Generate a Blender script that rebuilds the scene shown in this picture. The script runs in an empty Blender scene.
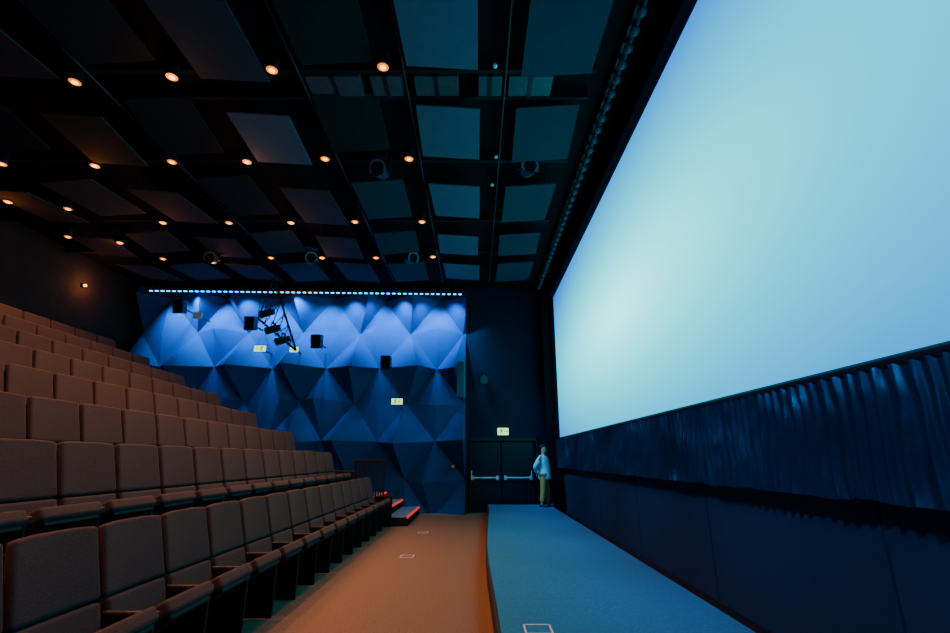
import bpy, bmesh, math, random
from mathutils import Vector, Matrix, noise
random.seed(7)
C = bpy.context.scene
PI = math.pi
EYE = 1.55
F = 480.0
PITCH = math.atan(142.0 / F)
ORD = ['zeroth','first','second','third','fourth','fifth','sixth','seventh','eighth','ninth','tenth','eleventh','twelfth',
       'thirteenth','fourteenth','fifteenth','sixteenth','seventeenth','eighteenth','nineteenth','twentieth','twenty-first','twenty-second','twenty-third','twenty-fourth','twenty-fifth',
       'twenty-sixth','twenty-seventh','twenty-eighth','twenty-ninth','thirtieth']

# ------------------------------------------------------------------ survey helpers (measured directions -> room coordinates)
def ray(u, v):
    a = 316 - v
    return Vector((u - 475, F*math.cos(PITCH) - a*math.sin(PITCH), F*math.sin(PITCH) + a*math.cos(PITCH)))
def on_y(u, v, Y):
    d = ray(u, v); t = Y / d.y
    return Vector((d.x*t, Y, EYE + d.z*t))
def on_z(u, v, Z):
    d = ray(u, v); t = (Z - EYE) / d.z
    return Vector((d.x*t, d.y*t, Z))
def wall_y(x): return 15.45 + 0.035*x
def on_wall(u, v, off=0.0):
    d = ray(u, v)
    t = (15.45-off) / (d.y - 0.035*d.x)
    p = d*t
    return Vector((p.x, p.y, EYE + p.z))

# ------------------------------------------------------------------ materials
def mat(name, col, rough=0.7, var=0.25, scale=12, bump=0.0, metal=0.0, emit=None, estr=0.0, sheen=0.0, spec=0.5):
    m = bpy.data.materials.new(name); m.use_nodes = True
    nt = m.node_tree; b = nt.nodes['Principled BSDF']
    tc = nt.nodes.new('ShaderNodeTexCoord'); n = nt.nodes.new('ShaderNodeTexNoise')
    n.inputs['Scale'].default_value = scale; n.inputs['Detail'].default_value = 4
    nt.links.new(tc.outputs['Object'], n.inputs['Vector'])
    r = nt.nodes.new('ShaderNodeValToRGB')
    r.color_ramp.elements[0].position = 0.3; r.color_ramp.elements[1].position = 0.7
    r.color_ramp.elements[0].color = (*[c*(1-var) for c in col], 1)
    r.color_ramp.elements[1].color = (*[min(1, c*(1+var)) for c in col], 1)
    nt.links.new(n.outputs['Fac'], r.inputs['Fac']); nt.links.new(r.outputs['Color'], b.inputs['Base Color'])
    b.inputs['Roughness'].default_value = rough; b.inputs['Metallic'].default_value = metal
    b.inputs['Specular IOR Level'].default_value = spec
    if sheen: b.inputs['Sheen Weight'].default_value = sheen
    if bump:
        bp = nt.nodes.new('ShaderNodeBump'); bp.inputs['Strength'].default_value = bump; bp.inputs['Distance'].default_value = 0.01
        nt.links.new(n.outputs['Fac'], bp.inputs['Height']); nt.links.new(bp.outputs['Normal'], b.inputs['Normal'])
    if emit:
        b.inputs['Emission Color'].default_value = (*emit, 1); b.inputs['Emission Strength'].default_value = estr
    return m
M = {}
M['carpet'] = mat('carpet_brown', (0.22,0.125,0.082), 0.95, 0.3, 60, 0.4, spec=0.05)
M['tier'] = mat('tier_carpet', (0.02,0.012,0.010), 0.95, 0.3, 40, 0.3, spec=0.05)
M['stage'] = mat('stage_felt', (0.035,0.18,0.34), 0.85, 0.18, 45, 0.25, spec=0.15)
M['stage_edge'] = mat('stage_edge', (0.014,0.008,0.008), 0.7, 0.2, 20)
M['navy'] = mat('navy_wall', (0.020,0.034,0.058), 0.8, 0.05, 6, spec=0.15)
M['seam'] = mat('seam_dark', (0.002,0.003,0.005), 0.9, 0.1, 6, spec=0.0)
M['farwall'] = mat('far_wall', (0.008,0.014,0.030), 0.8, 0.1, 3, spec=0.15)
M['brownwall'] = mat('rear_wall', (0.060,0.030,0.018), 0.85, 0.15, 3, spec=0.1)
M['ceil'] = mat('ceiling_black', (0.010,0.009,0.010), 0.9, 0.2, 3, spec=0.1)
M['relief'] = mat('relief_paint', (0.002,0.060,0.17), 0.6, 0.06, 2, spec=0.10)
M['fabric'] = mat('seat_fabric', (0.066,0.038,0.034), 0.92, 0.22, 90, 0.3, spec=0.08, sheen=0.06)
M['shell'] = mat('seat_shell', (0.007,0.005,0.004), 0.6, 0.2, 20, spec=0.3)
M['armtop'] = mat('arm_top', (0.04,0.022,0.014), 0.45, 0.3, 14, spec=0.5)
M['black'] = mat('black_metal', (0.008,0.008,0.010), 0.45, 0.2, 20)
M['cloth'] = mat('black_satin', (0.007,0.017,0.036), 0.34, 0.1, 40, spec=0.9)
M['cloth'].node_tree.nodes['Principled BSDF'].inputs['Specular Tint'].default_value = (0.35,0.7,1,1)
M['hookcloth'] = mat('grey_loop', (0.10,0.115,0.14), 0.4, 0.15, 40, spec=0.6)
M['mask'] = mat('black_velour', (0.006,0.008,0.012), 0.9, 0.2, 20, spec=0.05)
M['panel_b'] = mat('panel_pale', (0.10,0.12,0.175), 0.8, 0.06, 5, spec=0.1)
M['panel_l'] = mat('panel_grey', (0.040,0.044,0.060), 0.8, 0.06, 5, spec=0.1)
M['panel_w'] = mat('panel_warm_lit', (0.065,0.050,0.042), 0.8, 0.06, 5, spec=0.1)  # warm light on the left ceiling put into the panel colour
M['panel_d'] = mat('panel_dark', (0.020,0.019,0.020), 0.8, 0.1, 5, spec=0.1)
M['beam'] = mat('beam_black', (0.008,0.008,0.009), 0.7, 0.2, 8, spec=0.2)
M['duct'] = mat('duct_grey', (0.07,0.075,0.09), 0.5, 0.2, 6, metal=0.3)
M['bulb'] = mat('bulb_warm', (1,0.6,0.2), 0.5, 0, 5, emit=(1.0,0.36,0.012), estr=6)
M['reflector'] = mat('reflector_glow', (0.8,0.35,0.04), 0.4, 0, 5, emit=(1.0,0.20,0.0), estr=1.5)  # bulb light on the reflector put in as the material's own glow
M['led'] = mat('led_blue', (0.4,0.7,1), 0.5, 0, 5, emit=(0.03,0.45,1.0), estr=4.5)
M['white'] = mat('white_plastic', (0.75,0.75,0.74), 0.5, 0.05, 10)
M['print'] = mat('white_print', (0.8,0.8,0.78), 0.6, 0.02, 10)
M['sign'] = mat('sign_face', (0.7,0.95,0.4), 0.5, 0.02, 5, emit=(0.55,1.0,0.28), estr=1.7)
M['signgreen'] = mat('sign_green', (0.0,0.25,0.04), 0.5, 0.02, 5, emit=(0.0,0.3,0.04), estr=0.35)
M['redglow'] = mat('red_nosing', (0.7,0.05,0.04), 0.5, 0.05, 5, emit=(1,0.04,0.02), estr=0.8)
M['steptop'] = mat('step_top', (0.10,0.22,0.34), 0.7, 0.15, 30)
M['door'] = mat('door_black', (0.006,0.008,0.012), 0.35, 0.2, 6)
M['lens'] = mat('lens_glass', (0.05,0.07,0.1), 0.08, 0.05, 6, spec=0.8)
M['red'] = mat('red_plastic', (0.5,0.03,0.02), 0.4, 0.05, 6)
M['skin'] = mat('skin', (0.60,0.38,0.28), 0.6, 0.08, 20)
M['hair'] = mat('hair', (0.02,0.014,0.01), 0.7, 0.2, 60)
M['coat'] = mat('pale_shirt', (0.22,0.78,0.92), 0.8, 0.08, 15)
M['khaki'] = mat('khaki_cloth', (0.55,0.30,0.07), 0.8, 0.1, 20)
M['shoe'] = mat('shoe_dark', (0.02,0.02,0.025), 0.5, 0.1, 20)

def screen_mat():
    m = bpy.data.materials.new('projected_light'); m.use_nodes = True
    nt = m.node_tree; b = nt.nodes['Principled BSDF']
    tc = nt.nodes.new('ShaderNodeTexCoord'); mp = nt.nodes.new('ShaderNodeMapping')
    mp.vector_type = 'POINT'
    sy, sz = 1/12.5, 1/3.5
    mp.inputs['Scale'].default_value = (0, sy, sz)
    mp.inputs['Location'].default_value = (0, -8.4*sy, -4.1*sz)
    gr = nt.nodes.new('ShaderNodeTexGradient'); gr.gradient_type = 'SPHERICAL'
    r = nt.nodes.new('ShaderNodeValToRGB'); e = r.color_ramp.elements; r.color_ramp.interpolation = 'B_SPLINE'
    e[0].position = 0.08; e[0].color = (0.0,0.04,0.42,1)
    e[1].position = 1.0; e[1].color = (0.26,1.0,1.0,1)
    for p_, c_ in ((0.26,(0.0,0.15,0.46,1)),(0.42,(0.0,0.29,0.50,1)),(0.60,(0.0,0.46,0.60,1)),(0.80,(0.04,0.76,0.84,1))):
        k = r.color_ramp.elements.new(p_); k.color = c_
    nt.links.new(tc.outputs['Object'], mp.inputs['Vector']); nt.links.new(mp.outputs['Vector'], gr.inputs['Vector'])
    nt.links.new(gr.outputs['Fac'], r.inputs['Fac'])
    nt.links.new(r.outputs['Color'], b.inputs['Emission Color'])
    b.inputs['Emission Strength'].default_value = 3.0
    b.inputs['Base Color'].default_value = (0.0,0.01,0.015,1); b.inputs['Roughness'].default_value = 0.9
    b.inputs['Specular IOR Level'].default_value = 0
    return m
M['screen'] = screen_mat()

# ------------------------------------------------------------------ mesh helpers
def bx(bm, x0, x1, y0, y1, z0, z1, mtx=None, bevel=0.0, seg=2):
    t = bmesh.new()
    bmesh.ops.create_cube(t, size=1)
    for v in t.verts:
        v.co = Vector((x0+(v.co.x+.5)*(x1-x0), y0+(v.co.y+.5)*(y1-y0), z0+(v.co.z+.5)*(z1-z0)))
    if bevel: bmesh.ops.bevel(t, geom=t.edges[:]+t.verts[:], offset=bevel, segments=seg, affect='EDGES', profile=0.6)
    if mtx: bmesh.ops.transform(t, matrix=mtx, verts=t.verts[:])
    merge(bm, t)
def merge(bm, t):
    me = bpy.data.meshes.new('tmp'); t.to_mesh(me); t.free(); bm.from_mesh(me); bpy.data.meshes.remove(me)
def pad(sx0, sx1, hy, z0, z1, R, bevel, arch=0.0, curve=0.0, tap=0.0):
    # cushion: subdivided bevelled box, arched top and gently hollowed front
    t = bmesh.new(); bmesh.ops.create_cube(t, size=1)
    for v in t.verts: v.co = Vector((sx0+(v.co.x+.5)*(sx1-sx0), v.co.y*2*hy, z0+(v.co.z+.5)*(z1-z0)))
    bmesh.ops.bevel(t, geom=t.edges[:]+t.verts[:], offset=bevel, segments=4, affect='EDGES', profile=0.6)
    for q in range(1, 8):
        yy = -hy + 2*hy*q/8
        bmesh.ops.bisect_plane(t, geom=t.verts[:]+t.edges[:]+t.faces[:], plane_co=(0,yy,0), plane_no=(0,1,0))
    for v in t.verts:
        n = v.co.y/hy; f = max(0, (v.co.z-z0)/(z1-z0))
        v.co.z -= arch*f*n*n*abs(n); v.co.x += curve*n*n; v.co.y *= 1-tap*f
    bmesh.ops.transform(t, matrix=R, verts=t.verts[:])
    return t
def cyl(bm, p0, p1, r0, r1=None, n=12, caps=True):
    p0 = Vector(p0); p1 = Vector(p1); r1 = r0 if r1 is None else r1
    d = p1-p0; L = d.length; t = bmesh.new()
    bmesh.ops.create_cone(t, cap_ends=caps, segments=n, radius1=r0, radius2=r1, depth=L)
    q = d.to_track_quat('Z', 'Y').to_matrix().to_4x4()
    bmesh.ops.transform(t, matrix=Matrix.Translation((p0+p1)/2) @ q, verts=t.verts[:])
    merge(bm, t)
def lathe(bm, prof, cx=0, cy=0, n=16):
    rings = []
    for r, z in prof:
        rings.append([bm.verts.new((cx+r*math.cos(2*PI*i/n), cy+r*math.sin(2*PI*i/n), z)) for i in range(n)])
    for a, b in zip(rings, rings[1:]):
        for i in range(n): bm.faces.new((a[i], a[(i+1)%n], b[(i+1)%n], b[i]))
    bm.faces.new(rings[0][::-1]); bm.faces.new(rings[-1])
def prism(bm, pts, z0, z1):
    a = [bm.verts.new((x, y, z0)) for x, y in pts]; b = [bm.verts.new((x, y, z1)) for x, y in pts]
    n = len(pts)
    bm.faces.new(a[::-1]); bm.faces.new(b)
    for i in range(n): bm.faces.new((a[i], a[(i+1)%n], b[(i+1)%n], b[i]))
def obj(name, bm, m, parent=None, smooth=False):
    me = bpy.data.meshes.new(name)
    bmesh.ops.recalc_face_normals(bm, faces=bm.faces[:])
    bm.to_mesh(me); bm.free()
    me.materials.append(m)
    if smooth:
        for p in me.polygons: p.use_smooth = True
    o = bpy.data.objects.new(name, me); C.collection.objects.link(o)
    if parent: o.parent = parent
    return o
def box(name, x0, x1, y0, y1, z0, z1, m, parent=None, bevel=0.0, mtx=None):
    bm = bmesh.new(); bx(bm, x0, x1, y0, y1, z0, z1, mtx, bevel); return obj(name, bm, m, parent)
def tag(o, label, cat, group=None):
    o['label'] = label; o['category'] = cat
    if group: o['group'] = group
    return o
def struct(o, label=None):
    o['kind'] = 'structure'
    if label: o['label'] = label
    return o
def thing(name, label, cat, loc=(0,0,0), rz=0, group=None):
    o = bpy.data.objects.new(name, None); C.collection.objects.link(o)
    o.location = loc; o.rotation_euler = (0,0,rz); o.empty_display_size = 0.1
    return tag(o, label, cat, group)
def dup(root, loc, label, rz=None, group=None):
    r = root.copy(); C.collection.objects.link(r); r.location = loc; r['label'] = label
    if rz is not None: r.rotation_euler = (0,0,rz)
    if group: r['group'] = group
    for ch in list(root.children):
        c = ch.copy(); C.collection.objects.link(c); c.parent = r
        for g in list(ch.children):
            d = g.copy(); C.collection.objects.link(d); d.parent = c
    return r
def lamp(kind, loc, col, e, parent=None, **kw):
    l = bpy.data.lights.new('lamp', kind); l.color = col; l.energy = e
    for k, v in kw.items(): setattr(l, k, v)
    o = bpy.data.objects.new('lamp', l); C.collection.objects.link(o); o.location = loc
    if parent: o.parent = parent
    return o
def aim(o, target):
    d = Vector(target) - Vector(o.location); o.rotation_euler = d.to_track_quat('-Z', 'Y').to_euler()

# ------------------------------------------------------------------ setting
X0, X1, Y0, ZC = -11.2, 2.62, -4.0, 7.12
struct(box('floor', X0, X1, Y0, 15.9, -0.2, 0, M['carpet']), 'reddish brown carpet floor')
struct(box('ceiling', X0-.2, X1+.2, Y0, 16.0, ZC, ZC+.2, M['ceil']), 'black ceiling')
struct(box('wall_left', X0-.2, X0, Y0, 15.9, 0, ZC, M['brownwall']), 'dark rear wall above the top row')
struct(box('wall_near', X0-.2, X1+.2, Y0-.2, Y0, 0, ZC, M['brownwall']))
bm = bmesh.new()
prism(bm, [(X0-.2, wall_y(X0-.2)), (X1+.2, wall_y(X1+.2)), (X1+.2, 16.1), (X0-.2, 16.1)], 0, ZC)
struct(obj('wall_far', bm, M['farwall']), 'dark far wall')
bm = bmesh.new(); bx(bm, X1+.03, X1+.25, Y0, 15.9, 0, ZC)
wr = struct(obj('wall_right', bm, M['seam']), 'dark navy boarded wall under the screen')
bm = bmesh.new()
y = Y0
while y < 15.4:
    bx(bm, X1-.02, X1+.03, y+.012, min(y+2.44, 15.45)-.012, 0.0, 2.0); y += 2.44
obj('boarding', bm, M['navy'], wr)
struct(box('baseboard_right', X1-.05, X1-.02, Y0, 15.4, 0, 0.09, M['black']))
struct(box('trim_1', 2.18, X1, 15.02, 15.35, 0.0, ZC, M['mask']), 'black pilaster at far end of screen')
# tiers
PX = 0.98
def row_x(k): return -2.5 - PX*(k-1)
def row_z(k): return 0 if k == 1 else 0.57 + 0.468*(k-2)
YEND = 12.25
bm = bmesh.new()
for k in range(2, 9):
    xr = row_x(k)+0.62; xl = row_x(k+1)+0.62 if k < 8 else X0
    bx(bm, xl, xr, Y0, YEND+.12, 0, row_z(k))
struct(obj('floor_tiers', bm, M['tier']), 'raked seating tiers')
# aisle stairs going up to the left
bm = bmesh.new(); bt = bmesh.new(); bn = bmesh.new()
xs = -1.62; n = 0
while xs > -9.9:
    z = 0.21 + 0.20*n
    xe = xs-0.49
    bx(bm, X0 if xe < -9.9 else xe, xs, YEND+.12, 15.0, 0, z-.02)
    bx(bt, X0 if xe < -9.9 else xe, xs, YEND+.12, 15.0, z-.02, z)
    if n < 3: bx(bn, xs-.03, xs+.006, YEND+.12, 15.0, z-.045, z+.004)
    xs -= 0.49; n += 1
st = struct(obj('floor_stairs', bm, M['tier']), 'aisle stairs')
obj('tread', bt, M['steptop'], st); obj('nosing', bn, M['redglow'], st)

# stage
STZ = 0.26
edge = [(0.21,-3.9),(0.21,2.0),(0.2,5.0),(0.18,7.0),(0.19,8.2),(0.24,9.8),(0.31,11.8),(0.37,13.4),(0.38,15.0)]
stage = thing('stage_platform', 'low curved platform with blue-lit top running along under the screen', 'stage', (1.2, 6, 0))
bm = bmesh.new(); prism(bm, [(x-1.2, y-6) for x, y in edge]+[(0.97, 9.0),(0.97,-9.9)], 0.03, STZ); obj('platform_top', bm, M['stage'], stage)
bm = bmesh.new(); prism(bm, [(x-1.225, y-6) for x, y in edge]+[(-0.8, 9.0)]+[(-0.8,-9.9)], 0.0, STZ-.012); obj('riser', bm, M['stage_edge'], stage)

# doors in the far wall
def door(nm, u0, u1, lab, hinge):
    a = on_wall(u0, 475); b = on_wall(u1, 475); yb = wall_y((a.x+b.x)/2)
    x0, x1 = a.x, b.x
    bm = bmesh.new(); bx(bm, x0, x1, yb-.09, yb-.02, 0.01, 2.05, bevel=.006)
    bx(bm, x0+.1, x1-.1, yb-.095, yb-.08, 0.95, 1.9, bevel=.004)
    bx(bm, x0+.1, x1-.1, yb-.095, yb-.08, 0.1, 0.8, bevel=.004)
    d = struct(obj(nm, bm, M['door']), lab)
    bm = bmesh.new(); xm0, xm1 = x0+.08, x1-.08
    cyl(bm, (xm0, yb-.2, 0.99), (xm1, yb-.2, 0.99), .026)
    bx(bm, xm0-.02, xm0+.06, yb-.22, yb-.09, .93, 1.05, bevel=.008); bx(bm, xm1-.06, xm1+.02, yb-.22, yb-.09, .93, 1.05, bevel=.008)
    xh = xm0 if hinge else xm1
    cyl(bm, (xh, yb-.2, 0.99), (xh, yb-.2, 1.2), .018)
    obj('panic_bar', bm, M['white'], d)
    return d
door('door_1', 469, 500.5, 'black exit door leaf, the left one', True)
door('door_2', 502, 533.5, 'black exit door leaf, the right one', False)
a = on_wall(467, 475); b = on_wall(536, 475)
bm = bmesh.new(); yb = wall_y(a.x)
bx(bm, a.x-.05, a.x, yb-.14, yb+.02, 0, 2.15); bx(bm, b.x, b.x+.05, yb-.14, yb+.08, 0, 2.15); bx(bm, a.x-.05, b.x+.05, yb-.14, yb+.05, 2.08, 2.16)
struct(obj('trim_2', bm, M['black']), 'black frame of the exit doors')

# ------------------------------------------------------------------ faceted relief on the far wall (tiling of four-sided pyramids)
def relief():
    bm = bmesh.new()
    xl, xr, z0, z1 = -10.75, -0.3, 0.0, 6.86
    rnd = random.Random(11)
    W, H = 1.73, 1.13
    cx0, cz0 = -7.3, 4.33
    J = range(-5, 4); I = range(-4, 7)
    cor = {}
    def corner(i2, j):
        if (i2, j) not in cor:
            dd = .16+rnd.uniform(-.10,.06) if j % 2 == 0 else .02+rnd.uniform(0,.06)
            cor[(i2, j)] = bm.verts.new((cx0+i2*W/2+rnd.uniform(-.08,.08), -dd, cz0+j*H+rnd.uniform(-.04,.04)))
        return cor[(i2, j)]
    for j in J:
        off = 1 if j % 2 else 0
        for i in I:
            c = 2*i+off
            L, R_, T, B = corner(c-1, j), corner(c+1, j), corner(c, j+1), corner(c, j-1)
            if j % 2 == 0: d, dz, dx = .90+rnd.uniform(-.12,.0), -.04+rnd.uniform(-.08,.06), rnd.uniform(-.45,.50)
            else: d, dz, dx = .20+rnd.uniform(-.12,.14), rnd.uniform(-.1,.2), rnd.uniform(-.45,.45)
            P = bm.verts.new((cx0+c*W/2+dx, -d, cz0+j*H+dz))
            for q, w_ in ((L,T),(T,R_),(R_,B),(B,L)): bm.faces.new((P, w_, q))
    for co, no in (((xl,0,0),(-1,0,0)),((xr,0,0),(1,0,0)),((0,0,z0),(0,0,-1)),((0,0,z1),(0,0,1))):
        bmesh.ops.bisect_plane(bm, geom=bm.verts[:]+bm.edges[:]+bm.faces[:], plane_co=co, plane_no=no, clear_outer=True)
    be = [e for e in bm.edges if e.is_boundary]
    r = bmesh.ops.extrude_edge_only(bm, edges=be)
    for v in r['geom']:
        if isinstance(v, bmesh.types.BMVert): v.co.y = 0
    for v in bm.verts: v.co.y += wall_y(v.co.x) - .004
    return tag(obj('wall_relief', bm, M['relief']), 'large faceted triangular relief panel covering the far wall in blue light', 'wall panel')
relief()
LZ = 6.54; LY = 14.40
led = thing('light_strip', 'long blue LED strip along the top of the faceted wall', 'light strip', (-5.25, LY-.035*5.25, LZ))
m2 = Matrix.Rotation(math.atan(0.035), 4, 'Z')
bm = bmesh.new(); bx(bm, -4.85, 4.85, -.06, .06, 0.0, .10, m2)
for i in range(6): bx(bm, -4.6+1.8*i, -4.56+1.8*i, -.02, .02, .1, ZC-LZ-.002, m2)
obj('housing', bm, M['black'], led)
b0 = bmesh.new(); bx(b0, -.045, .045, -.025, .025, -.03, 0.0, bevel=.006); l0 = obj('led', b0, M['led'], led)
NL = 56
for i in range(NL):
    x = -4.78+9.56*i/(NL-1)
    o = l0 if i == 0 else l0.copy()
    if i: C.collection.objects.link(o); o.parent = led
    o.location = m2 @ Vector((x, -.03, 0))
for i in range(12):
    x = -5.25-4.4+.8*i
    o = lamp('SPOT', (x, LY+.035*x+.05, LZ-.06), (0.0,0.38,1.0), 640, spot_size=math.radians(92), spot_blend=1.0, shadow_soft_size=.05)
    aim(o, (x+.16, LY+.035*x+.05+.90, LZ-1.06))

# ------------------------------------------------------------------ screen
SX = 2.56
scr = thing('projection_screen', 'huge wide cinema screen glowing pale cyan and blue', 'screen', (SX, 6.5, 4.4))
bm = bmesh.new(); bx(bm, 0, .02, -8.5, 8.42, -2.28, 2.22); s = obj('screen_surface', bm, M['screen'], scr)
for v in s.data.vertices: v.co += Vector((0, 6.5, 4.4))
s.location = (0,-6.5,-4.4)
bm = bmesh.new(); bx(bm, -.1, .03, -8.6, 8.52, 2.2, 2.68); bx(bm, -.16, -.1, -8.6, 8.52, 2.2, 2.26); bx(bm, -.16, -.1, -8.6, 8.52, 2.45, 2.50); obj('mask_border', bm, M['mask'], scr)
box('mask_border', -.02, .03, -8.6, 8.52, -2.42, -2.26, M['mask'], scr)
box('mask_border', -.1, .03, 8.40, 8.50, -2.26, 2.2, M['mask'], scr)
box('mask_border', -.1, .03, -8.6, -8.48, -2.26, 2.2, M['mask'], scr)

# pleated curtain under the screen
def valance():
    bm = bmesh.new(); ny, nz = 3000, 16; ya, yb = -1.5, 14.9; zt, zb = 2.08, 1.29
    g = []
    for i in range(ny+1):
        y = ya+(yb-ya)*i/ny
        w = y*1.0 + 0.11*noise.noise(Vector((y*2.1, 0, 3)))
        col = []
        bulge = .012*noise.noise(Vector((y*1.9, 2, 1)))
        hem = .025*noise.noise(Vector((y*3.0, 0, 7)))
        for j in range(nz+1):
            t = j/nz
            wob = noise.noise(Vector((y*1.8, t*1.8, 0)))
            ph = w*2*PI/0.115 + 2.0*wob
            f = (0.5+0.5*math.sin(ph))**1.8
            cr = noise.noise(Vector((y*13+wob*2, t*3.0, 4)))
            x = 2.455 - .005 - .062*f*(.5+1.7*noise.noise(Vector((y*2.6, t*.9, 9)))**2+.3*t) - .022*abs(cr) - bulge*t
            z = zt+(zb-zt)*t + t*hem + t*.012*f
            col.append(bm.verts.new((min(x, 2.46), y, z)))
        g.append(col)
    for i in range(ny):
        for j in range(nz): bm.faces.new((g[i][j], g[i+1][j], g[i+1][j+1], g[i][j+1]))
    return obj('curtain_cloth', bm, M['cloth'], None, True)
cu = thing('valance_curtain', 'gathered black satin curtain hanging in folds below the screen', 'curtain', (2.455, 6.5, 2.1))
v = valance(); v.parent = cu; v.location = (-2.455,-6.5,-2.1)
bm = bmesh.new(); cyl(bm, (0,-8.0,0), (0,8.4,0), .035, n=10); obj('curtain_rod', bm, M['black'], cu)

# curtain track high along the screen with gathered hooks
tr = thing('curtain_track', 'black ceiling curtain track with gathered loops running beside the screen top', 'curtain track', (2.08, 9.0, ZC))
box('track', -.06, .06, -6.5, 6.0, -.14, 0, M['black'], tr)
b0 = bmesh.new(); lathe(b0, [(.012,0),(.02,-.03),(.055,-.06),(.065,-.11),(.04,-.15),(.012,-.17)], n=12)
h0 = obj('hook', b0, M['hookcloth'], tr, True)
for i in range(44):
    o = h0 if i == 0 else h0.copy()
    if i: C.collection.objects.link(o); o.parent = tr
    o.location = (0, -6.3+.28*i, -.13)

# ------------------------------------------------------------------ seats (facing the screen, +X)
def make_seat():
    t = thing('cinema_seat', '', 'seat')
    R = Matrix.Translation((.10,0,.40)) @ Matrix.Rotation(math.radians(-14), 4, 'Y')
    obj('headrest', pad(-.03, .035, .316, .280, .745, R, .028, arch=.018, curve=.022, tap=.035), M['fabric'], t, True)
    obj('backrest', pad(-.03, .050, .300, -.02, .264, R, .026, curve=.014), M['fabric'], t, True)
    bm = bmesh.new(); bx(bm, -.055, -.03, -.27, .27, -.1, .67, R, .012); obj('back_shell', bm, M['shell'], t)
    R2 = Matrix.Translation((.15,0,.40)) @ Matrix.Rotation(math.radians(-32), 4, 'Y')
    bm = bmesh.new(); bx(bm, .0, .40, -.285, .285, -.04, .055, R2, .028, 4); c = obj('seat', bm, M['fabric'], t, True)
    bm = bmesh.new(); bx(bm, .02, .37, -.25, .25, -.075, -.04, R2, .01); obj('seat_pan', bm, M['shell'], c)
    bm = bmesh.new(); bx(bm, .06, .44, -.35, -.32, 0.0, .58, None, .008); obj('side_panel', bm, M['shell'], t)
    bm = bmesh.new(); bx(bm, .10, .46, -.355, -.315, .58, .605, None, .010); obj('armrest', bm, M['armtop'], t)
    bm = bmesh.new(); bx(bm, .08, .18, -.30, .30, .24, .30); obj('cross_bar', bm, M['black'], t)
    return t
SP = 0.67
def text_mesh(s, size):
    cu = bpy.data.curves.new('number', 'FONT'); cu.body = s; cu.size = size; cu.align_x = 'CENTER'; cu.align_y = 'CENTER'
    o = bpy.data.objects.new('number', cu)
    C.collection.objects.link(o)
    dg = bpy.context.evaluated_depsgraph_get(); me = bpy.data.meshes.new_from_object(o.evaluated_get(dg))
    bpy.data.objects.remove(o); return me
seat0 = make_seat(); used = False
rows = ['', 'front row','second row','third row','fourth row','fifth row','sixth row','seventh row','top row']
for k in range(1, 9):
    i = 0
    while True:
        y = YEND - .36 - SP*i
        if y < max(abs(row_x(k))*1.0 - 1.3, 0.9): break
        lab = 'dark brown fabric cinema seat, %s from the far aisle end of the %s' % (ORD[i+1], rows[k]) if i else \
              'dark brown fabric cinema seat at the far aisle end of the %s' % rows[k]
        loc = (row_x(k), y, row_z(k))
        if not used:
            s = seat0; s.location = loc; s['label'] = lab; s['group'] = 'cinema seats'; used = True
        else: s = dup(seat0, loc, lab)
        if k == 1 and i >= 5:
            me = text_mesh(str(i+1), .07)
            n_ = bpy.data.objects.new('seat_number', me); me.materials.append(M['print']); C.collection.objects.link(n_); n_.parent = s
            n_.matrix_local = Matrix.Translation((.15,0,.40)) @ Matrix.Rotation(math.radians(-32),4,'Y') @ Matrix.Translation((.32,0,.058)) @ Matrix.Rotation(PI/2,4,'Z')
        i += 1
# row end panels
e0 = None
for k in range(1, 9):
    loc = (row_x(k), YEND+.035, row_z(k)); lab = 'dark end panel closing the far aisle end of the %s' % rows[k]
    if e0 is None:
        e0 = thing('row_end_panel', lab, 'end panel', loc, 0, 'row end panels')
        box('side_panel', -.02, .52, -.02, .02, 0, .66, M['shell'], e0, .01); box('armrest', .08, .54, -.03, .03, .66, .70, M['armtop'], e0, .01)
    else: dup(e0, loc, lab)

# guard rail beside the stairs
g = thing('guard_rail', 'black barred guard rail at the far end of the front row', 'railing', (-2.62, YEND+.2, 0))
for i, x in enumerate((-.35, .38)):
    box('post', x-.02, x+.02, -.02, .02, .2, 1.50, M['black'], g)
bm = bmesh.new(); bx(bm, -.37, .40, -.025, .025, 1.47, 1.52, None, .01); obj('top_rail', bm, M['black'], g)
for i in range(11):
    x = -.30+.062*i
    box('bar', x-.018, x+.018, -.01, .01, .4, 1.47, M['black'], g)
box('bottom_rail', -.35, .38, -.015, .015, .38, .42, M['black'], g)

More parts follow.
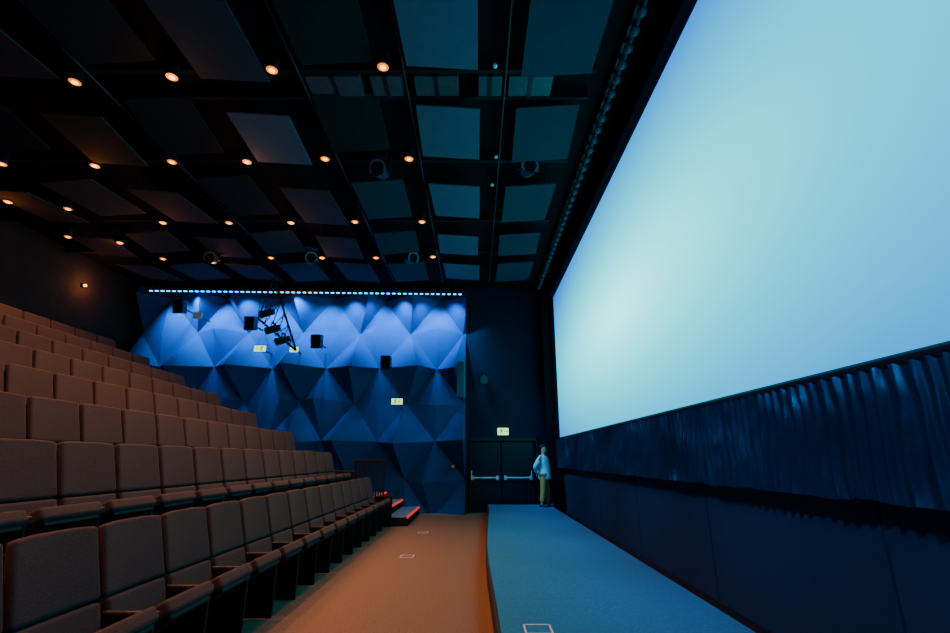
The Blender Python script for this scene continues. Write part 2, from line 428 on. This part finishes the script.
# ------------------------------------------------------------------ ceiling furniture
HP = EYE+5.15
cols = [1.1,-.42,-1.95,-3.45,-4.95,-6.45,-7.95,-9.45]
prow = [(4.2,5.5,'first'),(6.25,7.44,'second'),(8.29,9.87,'third'),(10.64,11.65,'fourth'),(12.3,13.8,'fifth')]
tilt = {0:3, 1:-6, 2:4, 3:-4, 4:4}
rn = random.Random(2)
for r,(ya,yb,on) in enumerate(prow):
    base = {}
    for c, x in enumerate(cols):
        key = 'd' if ((r in (0,1) and c in (2,4,6)) or (r == 2 and c in (4,))) else ('b' if c == 1 or (c == 3 and r == 1) else ('w' if c > 4 else 'l'))
        lab = '%s suspended acoustic ceiling panel, %s from the screen in the %s row away' % ({'d':'black','l':'grey','b':'pale grey','w':'warm-lit grey'}[key], ORD[c+1], on)
        stag = (.16 if c % 2 else -.12) if c > 1 and r < 4 else 0
        loc = (x+rn.uniform(-.05,.05), (ya+yb)/2+rn.uniform(-.05,.05)+stag, HP+.05+(.08 if key == 'd' else 0))
        L = (yb-ya)
        bk = (key, c % 2)
        if bk not in base:
            t = thing('ceiling_panel', lab, 'ceiling panel', loc, 0, 'suspended ceiling panels')
            T = Matrix.Rotation(math.radians(4 if c % 2 else -4), 4, 'Y') @ Matrix.Rotation(math.radians(tilt[r]+{'b':2,'l':-2,'w':1,'d':-3}[key]), 4, 'X')
            bm = bmesh.new(); bx(bm, -.5, .5, -L/2, L/2, -.015, .015, T, .004); obj('board', bm, M['panel_'+key], t)
            bm = bmesh.new()
            for sx in (-.4,.4):
                for sy in (-.4,.4):
                    p = T @ Vector((sx, sy*L, .01)); cyl(bm, p, (p.x, p.y, ZC-loc[2]), .006, n=6)
            obj('hanger', bm, M['black'], t); base[bk] = t
        else: dup(base[bk], loc, lab)
# beams
for q, (yb, w) in enumerate(((5.66,.07),(6.2,.06),(7.85,.08),(10.22,.08),(12.02,.08))):
    t = thing('ceiling_beam', 'black steel beam crossing the ceiling, %s one away from the viewer' % ORD[q+1], 'beam', (-4.55, yb, 0), 0, 'ceiling beams')
    bm = bmesh.new(); bx(bm, -6.6, 6.3, -w/2, w/2, 6.92, 6.94); bx(bm, -6.6, 6.3, -.015, .015, 6.94, 7.09); bx(bm, -6.6, 6.3, -w/2, w/2, 7.09, ZC)
    obj('girder', bm, M['beam'], t)
    bm = bmesh.new()
    for i in range(9): x = -6.2+1.5*i; bx(bm, x-.015, x+.015, -w/2, w/2, 6.94, 7.09)
    obj('stiffener', bm, M['beam'], t)
# long thin rails running towards the far wall
for q, x in enumerate((0.45, -1.02, -2.55, -5.6)):
    tag(box('ceiling_rail', x-.009, x+.009, Y0+.1, 14.2, 6.88, 6.905, M['duct']), 'thin rail running lengthwise under the ceiling, %s' % ('nearest the screen','second from the screen','third from the screen','farthest from the screen')[q], 'rail', 'ceiling rails')
# ducts between first panels
for q, (x0, x1) in enumerate(((-2.5,-1.7),(-1.55,-1.1),(-.9,-.25),(0.05,0.40),(.5,1.15))):
    t = thing('air_duct', 'rectangular grey air duct between ceiling panels, %s from the screen' % ORD[5-q], 'duct', ((x0+x1)/2, 5.93, 6.9), 0, 'ceiling air ducts')
    w = (x1-x0)/2
    box('duct_body', -w, w, -.20, .20, .0, ZC-6.9, M['duct'], t, .01)
    box('flange', -.03, .03, -.21, .21, -.01, .15, M['black'], t)
# downlights
def make_down(loc, label):
    t = thing('ceiling_downlight', label, 'light', loc, 0, 'warm ceiling downlights')
    bm = bmesh.new(); n = 16
    lathe(bm, [(.078,-.01),(.085,-.01),(.09,.02),(.08,.2),(.03,.24),(.012,.25),(.012,ZC-loc[2])], n=n)
    obj('can', bm, M['black'], t, False)
    bm = bmesh.new(); lathe(bm, [(.035,-.018),(.074,-.012),(.077,-.011)], n=16); obj('reflector', bm, M['reflector'], t, False)
    bm = bmesh.new(); lathe(bm, [(.025,-.03),(.042,-.024),(.044,-.014)], n=14); obj('bulb', bm, M['bulb'], t, True)
    return t
dl = [[(75,81),(172,76),(272,69),(383,66)],
      [(2,163),(95,165),(172,161),(247,161),(325,158),(409,158)],
      [(8,201),(68,208),(163,222),(229,222),(291,222),(355,221),(422,221)],
      [(68,236),(120,242),(163,258),(217,257),(271,257),(322,257),(376,257),(433,256)]]
nm = ['nearest','second','third','farthest']
d0 = None; WARM = (1.0,0.42,0.17)
def spot(loc, e):
    lamp('SPOT', (loc[0], loc[1], loc[2]-.09), WARM, e, spot_size=math.radians(104), spot_blend=.8, shadow_soft_size=.06)
for r, lst in enumerate(dl):
    for i, (u, v) in enumerate(reversed(lst)):
        p = on_z(u, v, HP)
        lab = 'glowing orange ceiling downlight, %s from the screen in the %s row' % (ORD[i+1], nm[r])
        if d0 is None: d0 = make_down(p, lab)
        else: dup(d0, p, lab)
        spot(p, (280 if i else 115) if r < 3 else 45)
        if i > 0 and i % 2 == 0: lamp('POINT', (p.x, p.y, p.z-.25), (1,.3,.06), 5, shadow_soft_size=.05)  # extra lamp added below the can to warm the ceiling panels
for yy in (2.9, 0.6, -1.8):
    for xx in (-1.2,-2.7,-4.2,-5.7,-7.2):
        dup(d0, (xx, yy, HP), 'glowing orange ceiling downlight above the near seats, out of view overhead'); spot((xx, yy, HP), 170 if xx < -2 else 90)
# wall lamp on rear wall
p = ray(85, 285); t_ = (X0+.1)/p.x; p = Vector((X0, p.y*t_, EYE+p.z*t_))
wl = thing('wall_lamp', 'small orange lamp on the dark wall above the top row', 'light', p)
box('bracket', 0, .08, -.05, .05, -.05, .05, M['black'], wl, .01)
bm = bmesh.new(); cyl(bm, (.08,0,0), (.13,0,0), .035); obj('bulb', bm, M['bulb'], wl)
lamp('POINT', (X0+.35, p.y, p.z), WARM, 12, shadow_soft_size=.05)

# ceiling stage spotlights
def make_spot(loc, label, rz, s=1.0):
    t = thing('ceiling_spotlight', label, 'spotlight', loc, rz, 'black ceiling spotlights')
    bm = bmesh.new(); bx(bm, -.14, .14, -.1, .1, .28, .36, None, .01)
    bx(bm, -.2, -.17, -.03, .03, -.05, .3); bx(bm, .17, .2, -.03, .03, -.05, .3); bx(bm, -.2, .2, -.03, .03, .27, .3)
    cyl(bm, (0,0,.34), (0,0,ZC-loc[2]), .02); obj('yoke', bm, M['black'], t)
    bm = bmesh.new(); cyl(bm, (0,.16,.03), (0,-.12,-.02), .12, .16, n=20); b = obj('lamp_body', bm, M['black'], t)
    bm = bmesh.new(); cyl(bm, (0,-.12,-.02), (0,-.13,-.023), .16, .16, n=20); obj('rim', bm, M['hookcloth'], b)
    bm = bmesh.new(); cyl(bm, (0,-.13,-.023), (0,-.14,-.025), .12, .12, n=20); obj('lens', bm, M['mask'], b)
    return t
sp = [(528,168,'beside the second row of panels nearest the screen'),(380,170,'behind the second row of panels near the middle'),
      (212,258,'low on the left in the farthest light row'),(311,258,'left of centre in the farthest light row'),(411,258,'right of centre in the farthest light row')]
for i,(u,v,l) in enumerate(sp):
    p = on_z(u, v, 6.62)
    if i == 0: s0 = make_spot(p, 'round black spotlight '+l, .2)
    else: dup(s0, p, 'round black spotlight '+l, rz=.3*i-.5)
for i,(u,v) in enumerate(((495,66),(496,157),(492,185))):
    p = on_z(u, v, 6.72)
    t = thing('fire_sprinkler', 'small pale sprinkler head under the ceiling, %s' % ('nearest of three','middle of three','farthest of three')[i], 'sprinkler', p)
    bm = bmesh.new(); lathe(bm, [(.01,-.02),(.035,0),(.03,.03),(.01,.05)], n=10); obj('sprinkler_head', bm, M['white'], t)
    bm = bmesh.new(); cyl(bm, (0,0,.04), (0,0,ZC-p.z), .008, n=8); obj('pipe', bm, M['black'], t)
# added blue lamps without fixtures, raking along the curtain and the boards under it
for yy in (-3.4, -0.8, 2.0, 5.0, 8.0, 10.8):
    o = lamp('SPOT', (-2.9, yy, 6.6), (0.05,0.40,1.0), 1400, spot_size=math.radians(38), spot_blend=1.0, shadow_soft_size=.06)
    aim(o, (2.5, yy+4.0, 1.35))
o = lamp('SPOT', (-0.9, 11.6, 5.4), (0.2,0.75,1.0), 420, spot_size=math.radians(18), spot_blend=.8, shadow_soft_size=.04)  # added lamp, no fixture, to brighten the standing person
aim(o, (1.93, 14.3, 1.1))

# ------------------------------------------------------------------ fittings on the far wall
def wall_speaker(u, v, label, w=.30, h=.42, d=.26):
    p = on_wall(u, v, 1.05)
    t = thing('wall_speaker', label, 'speaker', p, 0, 'black wall speakers')
    T = Matrix.Rotation(math.radians(12), 4, 'X')
    bm = bmesh.new(); bx(bm, -w/2, w/2, -d/2, d/2, -h/2, h/2, T, .015); c = obj('cabinet', bm, M['black'], t)
    bm = bmesh.new(); bx(bm, -w/2+.02, w/2-.02, -d/2-.012, -d/2, -h/2+.02, h/2-.02, T, .005); obj('grille', bm, M['mask'], c)
    bm = bmesh.new(); cyl(bm, (0,d/2-.02,0), (0,.85,0), .025); bx(bm, -.08,.08,.14,.16,-.1,.1); obj('bracket', bm, M['black'], t)
    return t
for (u,v,l) in ((180,306,'leftmost, at the top of the relief'),(251,323,'second from left, left of the hanging rig'),(317,341,'third from left, right of the hanging rig'),(386,362,'rightmost of the four on the relief')):
    wall_speaker(u, v, 'black box wall speaker, '+l)
p = on_wall(461, 378, 1.0)
t = thing('column_speaker', 'tall narrow column speaker on the far wall left of the doors', 'speaker', p)
box('cabinet', -.12, .12, -.13, .1, -.58, .5, M['hookcloth'], t, .02); box('grille', -.09, .09, -.15, -.13, -.55, .47, M['duct'], t, .01); box('bracket', .02, .07, .1, .95, -.1, .1, M['black'], t)
p = on_wall(484, 379, .25)
t = thing('wall_spotlight', 'small black spotlight on the far wall above the doors', 'spotlight', p)
bm = bmesh.new(); cyl(bm, (0,.1,.05), (0,-.12,-.04), .10, .13, n=14); obj('lamp_body', bm, M['hookcloth'], t)
box('bracket', -.03, .03, .08, .25, -.05, .28, M['black'], t)
def floodlight(u, v, label):
    p = on_wall(u, v, 1.03); t = thing('floodlight', label, 'floodlight', p)
    bm = bmesh.new(); bx(bm, -.12,.12,-.05,.05,-.1,.1,None,.015); obj('lamp_body', bm, M['white'], t)
    bm = bmesh.new(); cyl(bm, (0,.04,0), (0,.7,0), .02); bx(bm,-.06,.06,.06,.1,-.06,.06); obj('bracket', bm, M['black'], t)
floodlight(198, 315, 'small white floodlight beside the leftmost wall speaker')
def exit_sign(u, v, label, w, h, off, arrow):
    p = on_wall(u, v, off); t = thing('exit_sign', label, 'exit sign', p, 0, 'lit exit signs')
    box('sign_box', -w/2, w/2, -.03, .03, -h/2, h/2, M['sign'], t, .006)
    bm = bmesh.new(); yb = -.033
    def poly(pts):
        vs = [bm.verts.new((x*h*1.1-.16*w*arrow, yb, z*h*1.1)) for x, z in pts]; bm.faces.new(vs)
    bmesh.ops.create_circle(bm, cap_ends=True, radius=.09*h, segments=10, matrix=Matrix.Translation((.06*h-.16*w*arrow, yb, .33*h)) @ Matrix.Rotation(PI/2,4,'X'))
    poly([(-.09,-.02),(.08,-.05),(.10,.2),(-.07,.2)]); poly([(.05,.2),(.22,.02),(.28,.08),(.10,.24)]); poly([(-.04,.2),(-.22,.08),(-.17,.0),(-.02,.10)])
    poly([(.07,-.05),(-.06,-.02),(.09,-.22),(.19,-.18)]); poly([(.20,-.18),(.10,-.22),(.08,-.4),(.17,-.4)]); poly([(-.09,-.02),(.0,-.05),(-.18,-.34),(-.28,-.28)])
    x = .62*arrow
    poly([(x-.2,-.05),(x+.08,-.05),(x+.08,.05),(x-.2,.05)])
    poly([(x+.08*arrow,.15),(x+.26*arrow,0),(x+.08*arrow,-.15)])
    obj('pictogram', bm, M['signgreen'], t)
    box('bracket', -.02, .02, .03, off-.01, -.02, .02, M['black'], t)
    return t
exit_sign(503, 431, 'lit green and white running figure exit sign above the double doors', .34, .21, .08, 1)
exit_sign(260, 348, 'lit exit sign below the second wall speaker', .34, .17, .98, -1)
exit_sign(397, 401, 'lit exit sign under the rightmost wall speaker', .32, .17, .98, 1)
exit_sign(294, 349, 'small lit exit sign beneath the hanging rig', .24, .15, .98, -1)
p = on_wall(453, 466, 1.0)
t = thing('fire_alarm', 'tiny red fire call point on the wall left of the doors', 'alarm', p)
box('call_box', -.05, .05, -.03, .03, -.05, .05, M['red'], t, .008); box('button', -.02, .02, -.04, -.03, -.02, .02, M['white'], t); box('backplate', -.03, .03, .03, .9, -.03, .03, M['black'], t)

# hanging rig of spotlights in front of relief
YR = 13.6
A = on_y(262, 296, YR); B = on_y(296, 350, YR); Cc = on_y(258, 318, YR); D = on_y(272, 292, YR)
rig = thing('lighting_rig', 'black triangular hanging truss carrying stage spotlights before the relief', 'lighting rig', (A.x, YR, ZC))
def loc(p): return p - Vector((A.x, YR, ZC))
bm = bmesh.new()
D2 = Vector((D.x, YR, 6.78))
cyl(bm, loc(Cc), loc(B), .03); cyl(bm, loc(D2), loc(B), .03); obj('truss_tube', bm, M['black'], rig)
bm = bmesh.new()
for i in range(1, 6):
    a = Cc.lerp(B, i/6); b = D2.lerp(B, i/6); cyl(bm, loc(a), loc(b), .014, n=6)
    if i > 1: cyl(bm, loc(Cc.lerp(B, (i-1)/6)), loc(b), .012, n=6)
cyl(bm, loc(Cc), loc(D2), .02); obj('truss_brace', bm, M['black'], rig)
bm = bmesh.new(); cyl(bm, loc(D2), (loc(D2).x, 0, 0), .018); cyl(bm, loc(Cc), (loc(Cc).x, 0, 0), .01); obj('hanger', bm, M['black'], rig)
for i,(u,v) in enumerate(((267,313),(273,329),(283,340))):
    p = on_y(u, v, YR-.16)
    t = thing('stage_spotlight', 'black stage spotlight clamped to the hanging truss, %s' % ('upper one','middle one','lower one')[i], 'spotlight', p, 0, 'spotlights on the hanging truss')
    bm = bmesh.new(); cyl(bm, (.2,.0,.06), (-.18,-.05,-.06), .085, .11, n=16); b = obj('lamp_body', bm, M['black'], t)
    bm = bmesh.new(); cyl(bm, (-.18,-.05,-.06), (-.2,-.053,-.066), .09, n=16); obj('lens', bm, M['lens'], b)
    bm = bmesh.new(); bx(bm, -.02,.02,-.12,-.1,-.03,.2); bx(bm,-.02,.02,.08,.1,-.03,.2); bx(bm,-.02,.02,-.12,.12,.18,.21); obj('yoke', bm, M['black'], t)

# floor boxes
def floor_box(p, label):
    t = thing('floor_box', label, 'floor box', p, 0, 'floor socket boxes')
    bm = bmesh.new()
    for a in ((-.11,.11,-.11,-.095),(-.11,.11,.095,.11),(-.11,-.095,-.11,.11),(.095,.11,-.11,.11)): bx(bm, *a, 0, .006)
    obj('frame', bm, M['white'], t); box('lid', -.095,.095,-.095,.095,0,.004, M['stage'] if p.x > 0 else M['carpet'], t)
for (u,v,z,l) in ((407,556,0,'small white framed floor box in the brown carpet, the nearer one'),(423,532,0,'small white framed floor box in the brown carpet, the farther one'),(538,629,STZ,'small white framed floor box in the stage top')):
    floor_box(on_z(u, v, z), l)

# ------------------------------------------------------------------ person
def skin_obj(name, verts, edges, radii, m, parent, root=0, sub=2):
    me = bpy.data.meshes.new(name); me.from_pydata([Vector(v) for v in verts], edges, []); me.materials.append(m)
    o = bpy.data.objects.new(name, me); C.collection.objects.link(o); o.parent = parent
    s = o.modifiers.new('skin', 'SKIN'); s.use_smooth_shade = True
    for i, r in enumerate(radii):
        rr = r if isinstance(r, tuple) else (r, r)
        me.skin_vertices[0].data[i].radius = rr
        me.skin_vertices[0].data[i].use_root = (i == root)
    b = o.modifiers.new('sub', 'SUBSURF'); b.levels = sub; b.render_levels = sub
    return o
def person():
    t = thing('person', 'standing person in loose cyan-lit shirt and khaki trousers, hands behind back, by screen', 'person', (1.95, 14.3, STZ), math.radians(-28))
    t.scale = (1.03, 1.03, 1.03)
    V = []; E = []; R = []
    def add(p, r, prev=None):
        V.append(p); R.append(r)
        if prev is not None: E.append((prev, len(V)-1))
        return len(V)-1
    pel = add((.02,0,.86), .125)
    wa = add((.02,0,1.0), .115, pel); ch = add((.005,0,1.18), .135, wa); nb = add((-.01,0,1.325), .065, ch)
    nk = add((.0,0,1.39), .05, nb); h1 = add((.02,0,1.46), .075, nk); h2 = add((.012,0,1.54), .082, h1); add((-.002,0,1.585), .05, h2)
    for s in (1,-1):
        fx = .05 if s > 0 else -.03
        hp = add((.01,s*.085,.80), .088, pel); kn = add((.02+fx*.6,s*.10,.45), .058, hp); an = add((-.01+fx,s*.12,.09), .038, kn)
        hl = add((-.02+fx,s*.12,.045), .036, an); add((.12+fx,s*.145,.03), .026, hl)
        sh = add((-.015,s*.175,1.27), .058, ch); el = add((-.16,s*.24,1.03), .040, sh); wr = add((-.185,s*.07,.86), .027, el)
        pa = add((-.195,s*.015,.825), .028, wr)
        for q in range(4):
            f1 = add((-.20-.004*q, -s*.02, .845-.018*q), .0095, pa); add((-.185, -s*.055-(.01 if q in (1,2) else 0), .84-.018*q), .008, f1)
        th = add((-.17, s*.02, .855), .010, wr); add((-.16, -s*.012, .868), .009, th)
    skin_obj('body', V, E, R, M['skin'], t)
    bm = bmesh.new()
    cyl(bm, (.085,0,1.485), (.108,0,1.47), .008, .014, n=8); obj('nose', bm, M['skin'], t, True)
    for s in (1,-1):
        bm = bmesh.new(); bmesh.ops.create_uvsphere(bm, u_segments=8, v_segments=6, radius=.009, matrix=Matrix.Translation((.084,s*.03,1.505))); obj('eye', bm, M['shoe'], t)
        bm = bmesh.new(); bmesh.ops.create_uvsphere(bm, u_segments=8, v_segments=6, radius=.022, matrix=Matrix.Translation((.005,s*.078,1.49)) @ Matrix.Diagonal((.7,.35,1.2,1))); obj('ear', bm, M['skin'], t)
    box('mouth', .084, .093, -.02, .02, 1.437, 1.444, M['red'], t)
    bm = bmesh.new(); bmesh.ops.create_uvsphere(bm, u_segments=16, v_segments=10, radius=.095, matrix=Matrix.Translation((-.022,0,1.553)) @ Matrix.Diagonal((1.0,.98,.80,1)))
    for v in bm.verts:
        if v.co.z < 1.55 and v.co.x > -.03: v.co.x = -.03
    obj('hair', bm, M['hair'], t, True)
    V = [(.015,0,.66),(.015,0,.78),(.015,0,.9),(.018,0,1.04),(.005,0,1.18),(-.01,0,1.32)]; E = [(i,i+1) for i in range(5)]
    R = [(.17,.195),(.17,.19),(.16,.18),(.15,.17),(.155,.175),(.08,.08)]
    for s in (1,-1):
        n0 = len(V); V += [(-.015,s*.18,1.275),(-.16,s*.245,1.03),(-.18,s*.085,.875)]; E += [(4,n0),(n0,n0+1),(n0+1,n0+2)]; R += [.078,.066,.048]
    skin_obj('shirt', V, E, R, M['coat'], t, root=4)
    V = [(.01,0,.86)]; E = []; R = [.12]
    for s in (1,-1):
        fx = .05 if s > 0 else -.03
        n0 = len(V); V += [(.01,s*.085,.78),(.02+fx*.6,s*.10,.45),(-.008+fx,s*.12,.10)]; E += [(0,n0),(n0,n0+1),(n0+1,n0+2)]; R += [.10,.082,.07]
    skin_obj('trousers', V, E, R, M['khaki'], t)
    for s in (1,-1):
        fx = .05 if s > 0 else -.03
        bm = bmesh.new(); bx(bm, -.07+fx, .17+fx, s*.13-.045, s*.13+.045, 0, .075, None, .025, 3); obj('shoe', bm, M['shoe'], t, True)
person()

# ------------------------------------------------------------------ light, world, camera
w = bpy.data.worlds.new('world'); C.world = w; w.use_nodes = True
w.node_tree.nodes['Background'].inputs['Color'].default_value = (0.2,0.4,0.9,1); w.node_tree.nodes['Background'].inputs['Strength'].default_value = 0.003
cam = bpy.data.cameras.new('camera'); co = bpy.data.objects.new('camera', cam); C.collection.objects.link(co)
cam.sensor_width = 36; cam.lens = F/950*36; cam.clip_start = .05
co.location = (0,0,EYE); co.rotation_euler = (PI/2+PITCH, 0, 0)
C.camera = co
